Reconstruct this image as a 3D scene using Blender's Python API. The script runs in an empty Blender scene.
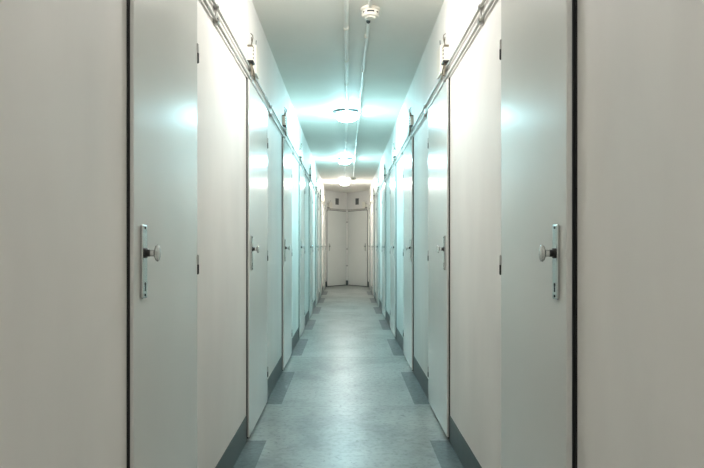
import bpy, bmesh, math, random
from mathutils import Vector, Matrix

sc = bpy.context.scene
C = sc.collection
PI = math.pi

# ------------------------------------------------------------------ camera
EYE = 1.02
cam_d = bpy.data.cameras.new('camera')
cam = bpy.data.objects.new('camera', cam_d); C.objects.link(cam)
cam.location = (0, 0, EYE); cam.rotation_euler = (PI/2, 0, 0)
cam_d.sensor_width = 36.0; cam_d.lens = 585.0/704.0*36.0
cam_d.shift_x = 5.0/704.0; cam_d.shift_y = 11.5/704.0
cam_d.clip_start = 0.02
sc.camera = cam

# ------------------------------------------------------------------ world, exposure, lamp strengths
w = bpy.data.worlds.new('world'); sc.world = w; w.use_nodes = True
w.node_tree.nodes['Background'].inputs[0].default_value = (0.5, 0.5, 0.5, 1)
w.node_tree.nodes['Background'].inputs[1].default_value = 0.0
sc.view_settings.view_transform = 'Standard'
sc.view_settings.look = 'None'
sc.view_settings.gamma = 1.0
sc.view_settings.use_curve_mapping = False
sc.view_settings.exposure = 1.22
# y position, x position, colour, emission strength
WARM = (1.0, 0.95, 0.89); CYAN = (0.49, 0.90, 1.0); NEUTRAL = (1.0, 0.975, 0.94)
LAMPS = [(-0.52, 0.0, NEUTRAL, 41.0), (2.70, 0.0, NEUTRAL, 43.0), (5.92, 0.0, CYAN, 82.0),
         (9.13, -0.035, CYAN, 108.0), (12.40, -0.05, WARM, 140.0)]

# ------------------------------------------------------------------ materials
def srgb(r, g, b):
    f = lambda c: c/12.92 if c <= .04045 else ((c+.055)/1.055)**2.4
    return (f(r/255), f(g/255), f(b/255), 1)

def mat(name, col, rough=0.5, metal=0.0, noise=0.0, nscale=3.0, bump=0.0, bscale=60.0, spec=0.5, rough_var=0.0, stretch=(1, 1, 1), coat=0.0):
    m = bpy.data.materials.new(name); m.use_nodes = True
    nt = m.node_tree; N = nt.nodes; L = nt.links
    b = N['Principled BSDF']
    b.inputs['Base Color'].default_value = col
    b.inputs['Roughness'].default_value = rough
    b.inputs['Metallic'].default_value = metal
    b.inputs['Specular IOR Level'].default_value = spec
    b.inputs['Coat Weight'].default_value = coat
    b.inputs['Coat Roughness'].default_value = 0.15
    tc = N.new('ShaderNodeTexCoord'); mp = N.new('ShaderNodeMapping'); mp.inputs['Scale'].default_value = stretch
    L.new(tc.outputs['Object'], mp.inputs['Vector'])
    nz = N.new('ShaderNodeTexNoise'); nz.inputs['Scale'].default_value = nscale; nz.inputs['Detail'].default_value = 6
    L.new(mp.outputs[0], nz.inputs['Vector'])
    mx = N.new('ShaderNodeMix'); mx.data_type = 'RGBA'
    mx.inputs[6].default_value = tuple(c*(1-noise) for c in col[:3]) + (1,)
    mx.inputs[7].default_value = tuple(min(1, c*(1+noise)) for c in col[:3]) + (1,)
    rp = N.new('ShaderNodeMapRange'); rp.inputs[1].default_value = .3; rp.inputs[2].default_value = .7
    L.new(nz.outputs['Fac'], rp.inputs[0]); L.new(rp.outputs[0], mx.inputs[0]); L.new(mx.outputs[2], b.inputs['Base Color'])
    if rough_var:
        rr = N.new('ShaderNodeMapRange'); rr.inputs[1].default_value = .3; rr.inputs[2].default_value = .7
        rr.inputs[3].default_value = rough-rough_var; rr.inputs[4].default_value = rough+rough_var
        L.new(nz.outputs['Fac'], rr.inputs[0]); L.new(rr.outputs[0], b.inputs['Roughness'])
    if bump:
        n2 = N.new('ShaderNodeTexNoise'); n2.inputs['Scale'].default_value = bscale; n2.inputs['Detail'].default_value = 3
        L.new(tc.outputs['Object'], n2.inputs['Vector'])
        bp = N.new('ShaderNodeBump'); bp.inputs['Strength'].default_value = bump; bp.inputs['Distance'].default_value = .002
        L.new(n2.outputs['Fac'], bp.inputs['Height']); L.new(bp.outputs[0], b.inputs['Normal'])
    return m

M = {}
M['wall'] = mat('painted_wall', srgb(226, 224, 219), .6, noise=.085, nscale=2.0, bump=.25, bscale=7, stretch=(1, 1, .4), spec=.2)
M['ceiling'] = mat('ceiling_paint', srgb(232, 231, 224), .6, noise=.03, nscale=2, bump=.1, bscale=20, spec=.3)
M['door'] = mat('satin_door_paint', srgb(214, 215, 210), .2, noise=.02, nscale=2.5, bump=.06, bscale=5, spec=.38)
M['black'] = mat('black_rubber_seal', (.006, .007, .007, 1), .6, noise=.2, nscale=12)
M['frame'] = mat('dark_steel_frame', (.03, .033, .035, 1), .5, noise=.2, nscale=8)
M['chrome'] = mat('brushed_chrome', (.62, .64, .63, 1), .25, metal=1, noise=.04, nscale=30)
M['dark_metal'] = mat('dark_metal', (.04, .04, .04, 1), .4, metal=.6, noise=.1, nscale=20)
M['steel'] = mat('dull_steel', (.42, .41, .39, 1), .4, metal=.8, noise=.1, nscale=20)
M['pipe'] = mat('galvanised_pipe', (.44, .42, .38, 1), .4, metal=.25, noise=.12, nscale=14)
M['white_pipe'] = mat('white_conduit_paint', srgb(228, 228, 222), .4, noise=.03, nscale=10)
M['lamp_rim'] = mat('grey_lamp_rim', srgb(88, 94, 98), .4, noise=.04, nscale=10)
M['plastic'] = mat('cream_plastic', srgb(226, 222, 210), .35, noise=.03, nscale=10)
M['brown'] = mat('aged_bakelite', srgb(120, 112, 96), .45, noise=.15, nscale=30)
M['base'] = mat('skirting_paint', srgb(70, 78, 77), .4, noise=.12, nscale=6, bump=.15, bscale=30)
M['grille'] = mat('vent_grille_paint', srgb(112, 114, 112), .5, noise=.06, nscale=20)
M['vent_dark'] = mat('vent_void', (.02, .02, .02, 1), .8, noise=.1, nscale=20)

def floor_mat(name, light, dark, seam=True, ro=.32):
    m = bpy.data.materials.new(name); m.use_nodes = True
    nt = m.node_tree; N = nt.nodes; L = nt.links; b = N['Principled BSDF']
    tc = N.new('ShaderNodeTexCoord')
    def noise(scale, detail=6, rough=.6, dist=0):
        n = N.new('ShaderNodeTexNoise'); n.inputs['Scale'].default_value = scale
        n.inputs['Detail'].default_value = detail; n.inputs['Roughness'].default_value = rough; n.inputs['Distortion'].default_value = dist
        L.new(tc.outputs['Object'], n.inputs['Vector']); return n
    def rng(src, a, c, d, e):
        r = N.new('ShaderNodeMapRange'); r.inputs[1].default_value = a; r.inputs[2].default_value = c
        r.inputs[3].default_value = d; r.inputs[4].default_value = e; L.new(src, r.inputs[0]); return r.outputs[0]
    def mix(fac, A, B):
        x = N.new('ShaderNodeMix'); x.data_type = 'RGBA'; L.new(fac, x.inputs[0])
        for i, v in ((6, A), (7, B)):
            if isinstance(v, tuple): x.inputs[i].default_value = v
            else: L.new(v, x.inputs[i])
        return x.outputs[2]
    big = noise(1.7, 5, .6, .3); mid = noise(7, 4, .6, .3); fine = noise(40, 3, .6); spots = noise(30, 3, .6, .6)
    c = mix(rng(big.outputs['Fac'], .38, .62, 0, 1), dark, light)
    c = mix(rng(mid.outputs['Fac'], .45, .75, 0, .4), c, tuple(min(1, v*1.25) for v in light[:3])+(1,))
    c = mix(rng(fine.outputs['Fac'], .5, .78, 0, .5), c, tuple(v*.5 for v in dark[:3])+(1,))
    pits = rng(spots.outputs['Fac'], .66, .71, 0, .8)
    c = mix(pits, c, (.05, .055, .055, 1))
    if seam:
        sx = N.new('ShaderNodeSeparateXYZ'); L.new(tc.outputs['Object'], sx.inputs[0])
        for y0, wd in ((5.34, .010), (3.72, .003), (8.9, .006)):
            a = N.new('ShaderNodeMath'); a.operation = 'COMPARE'; a.inputs[1].default_value = y0; a.inputs[2].default_value = wd
            ad = N.new('ShaderNodeMath'); ad.operation = 'MULTIPLY_ADD'; ad.inputs[1].default_value = .02; L.new(mid.outputs['Fac'], ad.inputs[0]); L.new(sx.outputs['Y'], ad.inputs[2])
            L.new(ad.outputs[0], a.inputs[0])
            s = N.new('ShaderNodeMath'); s.operation = 'MULTIPLY'; s.inputs[1].default_value = .55; L.new(a.outputs[0], s.inputs[0])
            c = mix(s.outputs[0], c, (.07, .075, .07, 1))
    L.new(c, b.inputs['Base Color'])
    L.new(rng(fine.outputs['Fac'], .35, .7, ro-.03, ro+.09), b.inputs['Roughness'])
    b.inputs['Specular IOR Level'].default_value = .5
    bp = N.new('ShaderNodeBump'); bp.inputs['Strength'].default_value = .13; bp.inputs['Distance'].default_value = .002
    h = N.new('ShaderNodeMath'); h.operation = 'SUBTRACT'; L.new(fine.outputs['Fac'], h.inputs[0]); L.new(pits, h.inputs[1])
    L.new(h.outputs[0], bp.inputs['Height']); L.new(bp.outputs[0], b.inputs['Normal'])
    return m
M['floor'] = floor_mat('worn_concrete', srgb(142, 147, 143), srgb(104, 110, 106))
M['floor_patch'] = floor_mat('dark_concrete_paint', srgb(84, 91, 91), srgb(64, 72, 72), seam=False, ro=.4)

def emit(name, col, s):
    m = bpy.data.materials.new(name); m.use_nodes = True
    b = m.node_tree.nodes['Principled BSDF']
    b.inputs['Base Color'].default_value = (.9, .9, .9, 1)
    b.inputs['Emission Color'].default_value = col + (1,)
    b.inputs['Emission Strength'].default_value = s
    return m

# ------------------------------------------------------------------ mesh helpers
ID = lambda u, n, z: Vector((u, n, z))
def box(bm, a, b, P=ID, mi=0):
    vs = [bm.verts.new(P(x, y, z)) for x in (a[0], b[0]) for y in (a[1], b[1]) for z in (a[2], b[2])]
    for q in ((0, 1, 3, 2), (4, 6, 7, 5), (0, 4, 5, 1), (2, 3, 7, 6), (0, 2, 6, 4), (1, 5, 7, 3)):
        f = bm.faces.new([vs[i] for i in q]); f.material_index = mi
    return vs
def bevbox(bm, a, b, r, P=ID, seg=2):
    t = bmesh.new(); box(t, a, b)
    bmesh.ops.recalc_face_normals(t, faces=t.faces)
    bmesh.ops.bevel(t, geom=t.edges[:], offset=r, segments=seg, affect='EDGES', profile=.5)
    mp = {v: bm.verts.new(P(*v.co)) for v in t.verts}
    for f in t.faces: bm.faces.new([mp[v] for v in f.verts])
    t.free()
def lathe(bm, prof, P=ID, seg=28, axis='z', c=(0, 0, 0), sq=(1, 1)):
    """prof: (radius, height) pairs; axis z or n; sq scales the two cross directions"""
    rings = []
    for r, h in prof:
        ring = []
        for k in range(seg):
            a = 2*PI*k/seg
            p, q = r*math.cos(a)*sq[0], r*math.sin(a)*sq[1]
            co = (c[0]+p, c[1]+q, c[2]+h) if axis == 'z' else (c[0]+p, c[1]+h, c[2]+q)
            ring.append(bm.verts.new(P(*co)))
        rings.append(ring)
    for A, B in zip(rings, rings[1:]):
        for k in range(seg): bm.faces.new((A[k], A[(k+1) % seg], B[(k+1) % seg], B[k]))
    bm.faces.new(rings[0]); bm.faces.new(rings[-1])
def tube(bm, pts, r, P=ID, seg=10):
    pts = [Vector(P(*p)) for p in pts]
    rings = []; up = None
    for i, p in enumerate(pts):
        d = (pts[min(i+1, len(pts)-1)] - pts[max(i-1, 0)]).normalized()
        if up is None: up = Vector((0, 0, 1)) if abs(d.z) < .9 else Vector((1, 0, 0))
        s = d.cross(up).normalized(); up = s.cross(d).normalized()
        rings.append([bm.verts.new(p + r*(math.cos(2*PI*k/seg)*s + math.sin(2*PI*k/seg)*up)) for k in range(seg)])
    for A, B in zip(rings, rings[1:]):
        for k in range(seg): bm.faces.new((A[k], A[(k+1) % seg], B[(k+1) % seg], B[k]))
    bm.faces.new(rings[0]); bm.faces.new(rings[-1])
def obj(name, bm, m, parent=None, loc=(0, 0, 0), smooth=False):
    bmesh.ops.recalc_face_normals(bm, faces=bm.faces)
    me = bpy.data.meshes.new(name); bm.to_mesh(me); bm.free()
    for x in (m if isinstance(m, (list, tuple)) else [m]): me.materials.append(x)
    o = bpy.data.objects.new(name, me); C.objects.link(o); o.location = loc
    if parent: o.parent = parent
    if smooth:
        for p in me.polygons: p.use_smooth = True
        try: me.set_sharp_from_angle(angle=math.radians(35))
        except Exception: pass
    return o
def tag(o, label, cat, group=None, kind=None):
    o['label'] = label; o['category'] = cat
    if group: o['group'] = group
    if kind: o['kind'] = kind
    return o
def root(name, loc): 
    o = bpy.data.objects.new(name, None); C.objects.link(o); o.location = loc; o.empty_display_size = .1
    return o
def copy_tree(o, parent=None):
    c = o.copy(); C.objects.link(c)
    if parent: c.parent = parent
    for ch in list(o.children): copy_tree(ch, c)
    return c

# ------------------------------------------------------------------ dimensions
WL, WR = -0.526, 0.538           # wall planes
H = 2.375; DT = 1.892             # ceiling, top of door opening
Y0, YE, YC = -3.0, 14.40, 15.10  # added back wall, start and centre of the far V
REST = [(3.06+1.66*k, 3.76+1.66*k) for k in range(7)]
DOORS_L = [(1.402, 1.998)] + REST
DOORS_R = [(1.375, 1.96)] + REST
DOORS = [(1.38, 1.97)] + REST
OPEN_T = DT - .012

# ------------------------------------------------------------------ room
def wall(name, side, label):
    x0 = WL if side < 0 else WR; x1 = x0 + side*.20
    bm = bmesh.new()
    y = Y0
    for a, b in (DOORS_L if side < 0 else DOORS_R):
        box(bm, (x0, y, 0), (x1, a+.012, H)); y = b-.012
        box(bm, (x0, a+.012, OPEN_T), (x1, y, H))
    box(bm, (x0, y, 0), (x1, YE, H))
    o = obj(name, bm, M['wall']); tag(o, label, 'wall', kind='structure')
wall('wall_left', -1, 'long white wall broken by doors, on the side left of the walkway')
wall('wall_right', 1, 'long white wall broken by doors, on the side right of the walkway')
bm = bmesh.new(); box(bm, (WL-.2, Y0-.2, 0), (WR+.2, Y0, H)); o = obj('wall_back_added', bm, M['wall']); tag(o, 'added plain white wall closing off the corridor behind the viewpoint', 'wall', kind='structure')  # unseen closing wall, added behind the camera to keep the light in
bm = bmesh.new(); box(bm, (WL-.2, Y0-.2, H), (WR+.2, YC+.4, H+.15)); o = obj('ceiling', bm, M['ceiling']); tag(o, 'white painted corridor ceiling lit by round lamps', 'ceiling', kind='structure')

# floor as a grid of cells: darker painted strips lie in front of the wall panels between doors
bm = bmesh.new()
ys = [Y0-.2, .44]
for a, b in DOORS: ys += [a, b]
ys += [YE, YC+.4]
xs = [WL-.2, WL, WL+.105, WR-.105, WR, WR+.2]
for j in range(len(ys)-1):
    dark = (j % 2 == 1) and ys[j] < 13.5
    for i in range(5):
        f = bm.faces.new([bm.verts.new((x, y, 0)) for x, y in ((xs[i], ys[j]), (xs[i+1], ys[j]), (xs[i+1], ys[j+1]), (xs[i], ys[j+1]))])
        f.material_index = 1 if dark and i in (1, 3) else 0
bmesh.ops.remove_doubles(bm, verts=bm.verts, dist=1e-5)
o = obj('floor', bm, [M['floor'], M['floor_patch']])
for p in o.data.polygons:
    if p.normal.z < 0: p.flip()
tag(o, 'worn grey concrete floor with darker strips beside the walls', 'floor', kind='structure')

# skirting bands on every wall panel
def skirting(name, side):
    x0 = WL if side < 0 else WR
    bm = bmesh.new(); y = Y0
    for a, b in (DOORS_L if side < 0 else DOORS_R):
        box(bm, (x0, y, 0), (x0-side*.003, a+.0, .134)); y = b+.0
    box(bm, (x0, y, 0), (x0-side*.003, YE, .134))
    tag(obj(name, bm, M['base']), 'dark grey skirting band along the foot of the %s wall' % ('left' if side < 0 else 'right'), 'skirting', kind='structure')
skirting('baseboard_left', -1); skirting('baseboard_right', 1)

# far wall: two faces meeting in a shallow V
def vframe(side):
    A = Vector((WL if side < 0 else WR, YE, 0)); Cc = Vector((0, YC, 0))
    u = (Cc-A).normalized(); n = Vector((u.y, -u.x, 0))
    if n.y > 0: n = -n
    return A, u, n, (Cc-A).length
for side, nm in ((-1, 'left'), (1, 'right')):
    A, u, n, ln = vframe(side)
    P = lambda a, b, c, A=A, u=u, n=n: A + u*a + n*b + Vector((0, 0, c))
    d0, d1 = .055, ln-.05
    bm = bmesh.new()
    box(bm, (0, -.12, 0), (d0+.012, 0, H), P); box(bm, (d1-.012, -.12, 0), (ln, 0, H), P)
    box(bm, (d0+.012, -.12, OPEN_T), (d1-.012, 0, H), P)
    tag(obj('wall_end_'+nm, bm, M['wall']), 'angled end wall around the far door at the %s' % nm, 'wall', kind='structure')
    bm = bmesh.new(); box(bm, (0, 0, 0), (d0, .003, .134), P); box(bm, (d1, 0, 0), (ln, .003, .134), P)
    tag(obj('baseboard_end_'+nm, bm, M['base']), 'short dark skirting pieces beside the far door at the %s' % nm, 'skirting', kind='structure')

# ------------------------------------------------------------------ doors
def make_door(name, P, W, gap=.005, lip=.010, ext=.007):
    """P maps (along the wall from the handle edge, out of the wall, up) to an offset from the root"""
    r = root(name, (0, 0, 0))
    F = gap+lip
    bm = bmesh.new()                                    # frame lining in the opening
    box(bm, (.012, -.10, 0), (.035, -.001, OPEN_T), P); box(bm, (W-.035, -.10, 0), (W-.012, -.001, OPEN_T), P)
    box(bm, (.035, -.10, OPEN_T-.025), (W-.035, -.001, OPEN_T), P); box(bm, (.035, -.10, 0), (W-.035, -.02, .018), P)
    box(bm, (.035, -.10, .018), (W-.035, -.09, OPEN_T-.025), P)
    obj('door_frame', bm, M['frame'], r)
    bm = bmesh.new()                                    # black seal between leaf and wall
    box(bm, (.0015, .0002, .022), (.02, gap, DT-.002), P); box(bm, (-ext, -.02, .006), (.0015, .0035, DT+max(.006, ext)), P); box(bm, (.0015, -.02, DT-.002), (W, .0035, DT+max(.006, ext)), P); box(bm, (W-.02, .0002, .022), (W-.0015, gap, DT-.002), P)
    box(bm, (.02, .0002, DT-.02), (W-.02, gap, DT-.002), P); box(bm, (.02, -.018, .004), (W-.02, gap, .03), P)
    obj('seal', bm, M['black'], r)
    bm = bmesh.new()
    bevbox(bm, (0, gap, .016), (W, F, DT), .0022, P)
    bevbox(bm, (.036, -.03, .032), (W-.036, gap+.004, OPEN_T-.028), .002, P)
    leaf = obj('door_leaf', bm, M['door'], r)
    # handle
    hu = .060; hz = EYE-.019
    bm = bmesh.new(); bevbox(bm, (hu-.017, F, EYE-.132), (hu+.017, F+.007, EYE+.052), .003, P)
    pl = obj('handle_plate', bm, M['chrome'], r)
    for z in (EYE-.124, EYE+.044):
        bm = bmesh.new(); lathe(bm, [(.0035, .007), (.0035, .0082), (.0018, .0088)], P, 10, 'n', (hu, F, z)); obj('screw', bm, M['dark_metal'], pl, smooth=True)
    bm = bmesh.new()
    lathe(bm, [(.0042, .0066), (.0042, .0078)], P, 14, 'n', (hu, F, EYE-.096)); box(bm, (hu-.0018, F+.0066, EYE-.114), (hu+.0018, F+.0078, EYE-.096), P)
    obj('keyhole', bm, M['black'], pl)
    bm = bmesh.new(); lathe(bm, [(.0125, .006), (.0125, .011), (.009, .012), (.009, .019), (.0075, .020)], P, 20, 'n', (hu, F, hz)); obj('collar', bm, M['dark_metal'], pl, smooth=True)
    bm = bmesh.new()
    lathe(bm, [(.0085, .018), (.0085, .029), (.014, .031), (.0195, .0335), (.0215, .037), (.0205, .040), (.015, .0425), (.006, .0435)], P, 26, 'n', (hu, F, hz), (.6, 1.0))
    obj('knob', bm, M['chrome'], r, smooth=True)
    # hinges
    for z in (.21, .957, 1.68):
        bm = bmesh.new(); lathe(bm, [(.0055, -.002), (.0055, .028), (.0035, .031)], P, 12, 'z', (W+.0045, F-.001, z)); box(bm, (W-.012, F-.004, z+.001), (W+.004, F+.0006, z+.026), P)
        h = obj('hinge', bm, M['steel'], r, smooth=True); h['label'] = 'dull steel hinge barrel with a black lower half'
        bm = bmesh.new(); lathe(bm, [(.0035, -.036), (.0057, -.033), (.0057, -.002)], P, 12, 'z', (W+.0045, F-.001, z)); obj('hinge_pin', bm, M['black'], h, smooth=True)
    return r

ORD = ['nearest', 'second', 'third', 'fourth', 'fifth', 'sixth', 'seventh', 'farthest']
n_door = 0
for side, nm in ((-1, 'left'), (1, 'right')):
    P = (lambda a, b, c: Vector((b, a, c))) if side < 0 else (lambda a, b, c: Vector((-b, a, c)))
    base = None
    for k, (a, b) in enumerate(DOORS_L if side < 0 else DOORS_R):
        n_door += 1
        if k == 0: r = make_door('door_%d' % n_door, P, b-a, .005 if side < 0 else .008, 0.010 if side < 0 else .014, .006 if side < 0 else .009)
        elif base is None: r = base = make_door('door_%d' % n_door, P, b-a)
        else: r = copy_tree(base); r.name = 'door_%d' % n_door
        r.location = (WL if side < 0 else WR, a, 0)
        what = 'widest-looking pale door with chrome knob, nearest in the %s wall' % nm if k == 0 else \
               'pale glossy door in the %s wall, %s from the viewer' % (nm, ORD[k]) if k < 7 else 'thin-looking pale door in the %s wall, farthest before the end doors' % nm
        tag(r, what, 'door', 'doors along the %s wall' % nm, 'structure')
for side, nm in ((-1, 'left'), (1, 'right')):
    A, u, n, ln = vframe(side)
    n_door += 1
    P = lambda a, b, c, u=u, n=n: u*a + n*b + Vector((0, 0, c))
    r = make_door('door_%d' % n_door, P, ln-.105, ext=.014)
    r.location = A + u*.055
    tag(r, 'flat grey-white door at the corridor end, the %s one of the angled pair' % nm, 'door', 'pair of doors in the end wall', 'structure')

# ------------------------------------------------------------------ ceiling lamps
def make_lamp(i, x, y, col, s):
    k = (1, 1, 1, .84, .76)[i]              # the farther lamps are a smaller size
    r = root('ceiling_lamp', (x, y, H))
    bm = bmesh.new(); lathe(bm, [(r_*k, h_) for r_, h_ in ((.125, -.0005), (.138, -.006), (.138, -.020), (.130, -.025))], seg=40)
    obj('backplate', bm, M['lamp_rim'], r, smooth=True)
    bm = bmesh.new()
    lathe(bm, [(r_*k, -.023+(h_+.023)*k) for r_, h_ in ((.108, -.023), (.112, -.036), (.110, -.056), (.100, -.074), (.080, -.087), (.050, -.095), (.02, -.098))], seg=40)
    obj('glass_shade', bm, emit('glowing_opal_glass_%s' % ('abcdef'[i]), col, s), r, smooth=True)
    return r
LL = ['round opal ceiling lamp behind the viewpoint, out of frame', 'round opal ceiling lamp above the nearest doors, out of frame',
      'largest glowing round ceiling lamp, nearest in view', 'glowing round ceiling lamp, middle of the three in view',
      'smallest warm-glowing round ceiling lamp, in front of the end doors']
for i, (y, x, col, s) in enumerate(LAMPS):
    tag(make_lamp(i, x, y, col, s), LL[i], 'lamp', 'round ceiling lamps')

# ------------------------------------------------------------------ ceiling conduits and detectors
def conduit(name, pts, rad, clips, m, label, cat, group):
    x, y, z = pts[0]
    r = root(name, (x, y, H))
    bm = bmesh.new(); tube(bm, [(p[0]-x, p[1]-y, p[2]-H) for p in pts], rad, seg=12)
    obj('tube', bm, m, r, smooth=True)
    for cx, cy in clips:
        bm = bmesh.new()
        lathe(bm, [(rad+.0035, -.009), (rad+.0035, .009)], lambda a, b, c: Vector((a, c, b)), 14, 'z', (cx-x, -(rad+.002), cy-y))
        box(bm, (cx-x-.010, cy-y-.012, -.006), (cx-x+.010, cy-y+.012, 0))
        obj('clip', bm, M['plastic'], r, smooth=True)
    tag(r, label, cat, group)
g = 'white conduits along the ceiling'
for (a, b, xa, xb, rad, lab) in ((2.83, 5.775, -.006, -.002, .014, 'white ceiling conduit running from out of frame to the nearest lamp'),
                             (6.06, 8.98, -.002, -.032, .014, 'white ceiling conduit between the nearest and middle lamps'),
                             (9.28, 12.25, -.036, -.048, .014, 'white ceiling conduit between the middle and farthest lamps')):
    cl = []; yy = a+.15
    while yy < b-.1:
        cl.append((xa+(xb-xa)*(yy-a)/(b-a), yy)); yy += .62
    conduit('ceiling_conduit', [(xa, a, H-rad-.002), (xb, b, H-rad-.002)], rad, cl, M['white_pipe'], lab, 'conduit', g)
# a thinner line ends beside the small sensor
cl = [(.123, y) for y in (3.75, 4.5, 5.3, 6.1, 6.9, 7.7, 8.5, 9.3, 10.1, 10.9, 11.45)]
conduit('detector_conduit', [(.128, 3.47, H-.012), (.124, 5.3, H-.012), (.126, 6.1, H-.012), (.123, 7.2, H-.012), (.122, 11.52, H-.012)], .0105, cl, M['white_pipe'],
        'thin white ceiling line joining the two detectors', 'conduit', g)
conduit('detector_conduit', [(.118, 0.2, H-.012), (.128, 3.27, H-.012)], .0115, [(.119, .9), (.121, 1.8), (.123, 2.7)], M['white_pipe'],
        'short visible white ceiling line above the round smoke detector', 'conduit', g)
bm = bmesh.new(); tube(bm, [(0, 0, 0), (0, .06, 0)], .0125, seg=12)
# dark connector belongs to the line: parent it to the first detector line
ln_ = [o for o in bpy.data.objects if o.name.startswith('detector_conduit') and abs(o.location.y-3.47) < .01][0]
q = obj('connector', bm, M['black'], ln_, (0, -.02, -.012), smooth=True); q['label'] = 'black end connector of the line'

def detector(x, y, s, label):
    r = root('smoke_detector', (x, y, H))
    bm = bmesh.new(); lathe(bm, [(.052*s, -.0005), (.056*s, -.004), (.056*s, -.014), (.050*s, -.018)], seg=36)
    obj('mounting_base', bm, M['plastic'], r, smooth=True)
    bm = bmesh.new(); lathe(bm, [(.046*s, -.017), (.050*s, -.024), (.050*s, -.044), (.044*s, -.052), (.030*s, -.054), (.026*s, -.060), (.012*s, -.061)], seg=36)
    b = obj('sensor_housing', bm, M['plastic'], r, smooth=True)
    for a0, a1 in ((-.42, .42), (.75, .98), (-.98, -.75), (1.4, 2.2), (2.6, 3.6), (4.0, 4.8)):
        bm = bmesh.new()
        rr = .0508*s; k = 8
        for j in range(k):
            t0 = a0+(a1-a0)*j/k; t1 = a0+(a1-a0)*(j+1)/k
            c = [Vector((q*math.sin(t), -q*math.cos(t), z)) for q in (rr-.003, rr) for t in (t0, t1) for z in (-.038, -.029)]
            vs = [bm.verts.new(v) for v in c]
            for qd in ((0, 1, 3, 2), (4, 6, 7, 5), (0, 4, 5, 1), (2, 3, 7, 6), (0, 2, 6, 4), (1, 5, 7, 3)): bm.faces.new([vs[i] for i in qd])
        obj('vent_slot', bm, M['black'], b)
    tag(r, label, 'smoke detector', 'smoke detectors')
detector(.133, 3.34, 1.0, 'round white smoke detector with dark slots on the near ceiling')
detector(.122, 11.60, 1.0, 'tiny dark-looking detector on the far ceiling beside the last lamp')

# ------------------------------------------------------------------ wall pipes
BR = [2.31+.826*k for k in range(-4, 15)]
ZL, ZU = EYE+.886, EYE+.942
for side, nm in ((-1, 'left'), (1, 'right')):
    x0 = WL if side < 0 else WR
    s = -side
    for z, which in ((ZL, 'lower'), (ZU, 'upper')):
        r = root('wall_pipe', (x0, Y0+.1, z))
        bm = bmesh.new(); tube(bm, [(s*.011, 0, 0), (s*.011, YE-Y0-.16, 0)], .006, seg=12); obj('tube', bm, M['pipe'], r, smooth=True)
        for y in BR:
            if y > YE-.2 or y < Y0+.2: continue
            bm = bmesh.new(); yy = y-(Y0+.1)
            if which == 'lower':
                box(bm, (0, yy-.013, -.014), (s*.010, yy+.013, .014))
                lathe(bm, [(.0115, -.008), (.0115, .008)], lambda a, b, c, s=s, yy=yy: Vector((s*.011+a, yy+c, b)), 14)
                v = [bm.verts.new(p) for p in ((s*.008, yy-.02, .008), (s*.008, yy+.02, .008), (s*.008, yy, .052), (s*.013, yy-.02, .008), (s*.013, yy+.02, .008), (s*.013, yy, .052))]
                for f in ((0, 1, 2), (3, 5, 4), (0, 3, 4, 1), (1, 4, 5, 2), (2, 5, 3, 0)): bm.faces.new([v[i] for i in f])
            else:
                box(bm, (0, yy-.011, -.006), (s*.012, yy+.011, .006))
                lathe(bm, [(.0105, -.006), (.0105, .006)], lambda a, b, c, s=s, yy=yy: Vector((s*.011+a, yy+c, b)), 14)
            obj('clamp', bm, M['steel'], r, smooth=True)
        tag(r, '%s of the two thin metal pipes above the doors on the %s wall' % (which, nm), 'pipe', 'thin pipes on the side walls')
    # pipe over the end door
    A, u, n, ln = vframe(side)
    P = lambda a, b, c, u=u, n=n: u*a + n*b + Vector((0, 0, c))
    r = root('wall_pipe', (A.x, A.y, DT+.040))
    bm = bmesh.new(); tube(bm, [(.04, .016, 0), (ln-.04, .016, 0)], .011, P, seg=12); obj('tube', bm, M['pipe'], r, smooth=True)
    for a in (.07, ln*.5, ln-.08):
        bm = bmesh.new(); box(bm, (a-.014, 0, -.011), (a+.014, .026, .011), P); obj('clamp', bm, M['steel'], r)
    tag(r, 'short metal pipe just above the %s door of the end pair' % nm, 'pipe', 'thin pipes over the end doors')

# centre conduit between the end doors
r = root('corner_conduit', (0, YC-.06, 0))
bm = bmesh.new(); tube(bm, [(0, 0, .12), (0, 0, 1.93)], .019, seg=14); obj('tube', bm, M['white_pipe'], r, smooth=True)
for z in (.5, .93, 1.62):
    bm = bmesh.new(); lathe(bm, [(.024, -.014), (.024, .014)], seg=16, c=(0, 0, z)); box(bm, (-.012, 0, z-.01), (.012, .04, z+.01)); obj('clamp', bm, M['steel'], r, smooth=True)
bm = bmesh.new(); bevbox(bm, (-.03, -.024, 0), (.03, .03, .125), .003); obj('foot', bm, M['base'], r)['label'] = 'dark painted foot block'
tag(r, 'slim vertical white conduit between the two end doors', 'conduit')

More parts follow.
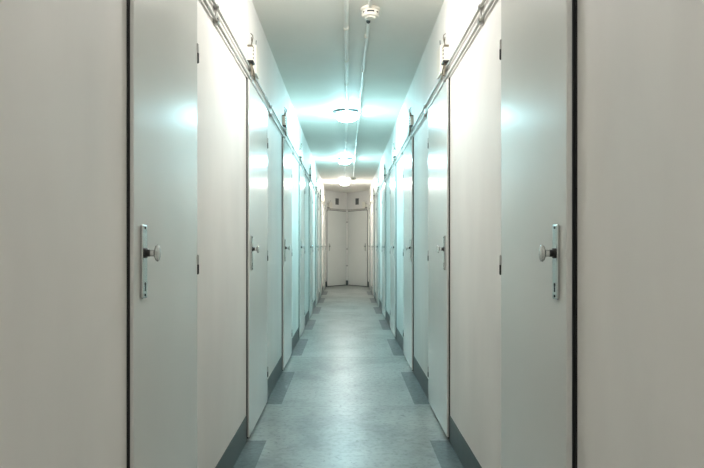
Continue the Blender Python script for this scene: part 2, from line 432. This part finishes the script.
# ------------------------------------------------------------------ contact boxes with wires above each door
def make_device(P, plate=.20):
    r = root('junction_box', (0, 0, 0))
    bm = bmesh.new(); bevbox(bm, (plate, 0, -.075), (plate+.12, .022, .085), .003, P); b = obj('cover_plate', bm, M['plastic'], r)
    bm = bmesh.new()
    for j in range(10): box(bm, (plate+.106, .0138, -.062+j*.0145), (plate+.111, .0150, -.055+j*.0145), P)
    obj('slots', bm, M['brown'], b)
    bm = bmesh.new(); box(bm, (plate+.045, .0138, .03), (plate+.060, .018, .072), P); tube(bm, [(plate+.052, .012, .07), (plate+.052, .014, .125)], .0025, P, 6); obj('tab', bm, M['dark_metal'], b)
    bm = bmesh.new(); bevbox(bm, (.045, 0, -.052), (.080, .026, .022), .003, P); k = obj('terminal_block', bm, M['plastic'], r)
    for z in (-.034, -.014, .006):
        bm = bmesh.new(); lathe(bm, [(.006, .025), (.006, .029), (.003, .030)], P, 10, 'n', (.062, 0, z)); obj('screw', bm, M['dark_metal'], k, smooth=True)
    bm = bmesh.new(); bevbox(bm, (.038, 0, .0215), (.086, .028, .030), .002, P); obj('clamp_bar', bm, M['brown'], r)
    bm = bmesh.new(); bevbox(bm, (.035, 0, -.064), (.095, .032, -.0525), .002, P); obj('clamp_bar', bm, M['dark_metal'], r)
    bm = bmesh.new()
    tube(bm, [(.05, .018, .028), (.03, .028, .042), (.02, .033, .058), (.03, .030, .074), (.055, .020, .090), (.07, .014, .098)], .0028, P, 8)
    tube(bm, [(.075, .014, .028), (.095, .014, .048), (.10, .014, .066), (.085, .014, .085)], .0026, P, 8)
    obj('wire', bm, M['brown'], r, smooth=True)
    bm = bmesh.new(); tube(bm, [(.06, .018, -.066), (.05, .020, -.085), (.035, .026, -.110), (.02, .030, -.140)], .0045, P, 10)
    obj('cable', bm, M['brown'], r, smooth=True)
    bm = bmesh.new(); tube(bm, [(.085, .018, -.066), (.12, .020, -.085), (.16, .022, -.12)], .0035, P, 8)
    obj('cable', bm, M['brown'], r, smooth=True)
    return r
ZD = EYE + 1.03
for side, nm in ((-1, 'left'), (1, 'right')):
    P = (lambda a, b, c: Vector((b, a, c))) if side < 0 else (lambda a, b, c: Vector((-b, a, c)))
    proto = None
    for k, (a, b) in enumerate(DOORS_L if side < 0 else DOORS_R):
        if k == 0: continue
        r = make_device(P) if proto is None else copy_tree(proto)
        if proto is None: proto = r
        r.location = (WL if side < 0 else WR, a-.015, ZD)
        lab = ('small wired junction box above the %s door in the %s wall' % (ORD[k], nm))
        tag(r, lab, 'junction box', 'wired junction boxes on the side walls')
    A, u, n, ln = vframe(side)
    P = lambda a, b, c, u=u, n=n: u*a + n*b + Vector((0, 0, c))
    r = make_device(P, .10); r.location = A + u*.02 + Vector((0, 0, EYE+1.0))
    tag(r, 'tiny forked junction box above the %s door of the end pair' % nm, 'junction box', 'wired junction boxes on the end wall')
    # ventilation grille
    r = root('vent_grille', A + u*(ln*.52) + Vector((0, 0, EYE+1.11)))
    bm = bmesh.new()
    for z in (-.08, .07): box(bm, (-.065, 0, z), (.065, .008, z+.01), P)
    for a in (-.065, .055): box(bm, (a, 0, -.07), (a+.01, .008, .07), P)
    obj('frame', bm, M['grille'], r)
    bm = bmesh.new(); box(bm, (-.055, .0002, -.07), (.055, .002, .07), P); obj('backing', bm, M['vent_dark'], r)
    bm = bmesh.new()
    for j in range(8): box(bm, (-.055, .002, -.066+j*.0172), (.055, .006, -.056+j*.0172), P)
    obj('louvres', bm, M['grille'], r)
    tag(r, 'small dark ventilation grille high above the %s door of the end pair' % nm, 'vent', 'ventilation grilles on the end wall')
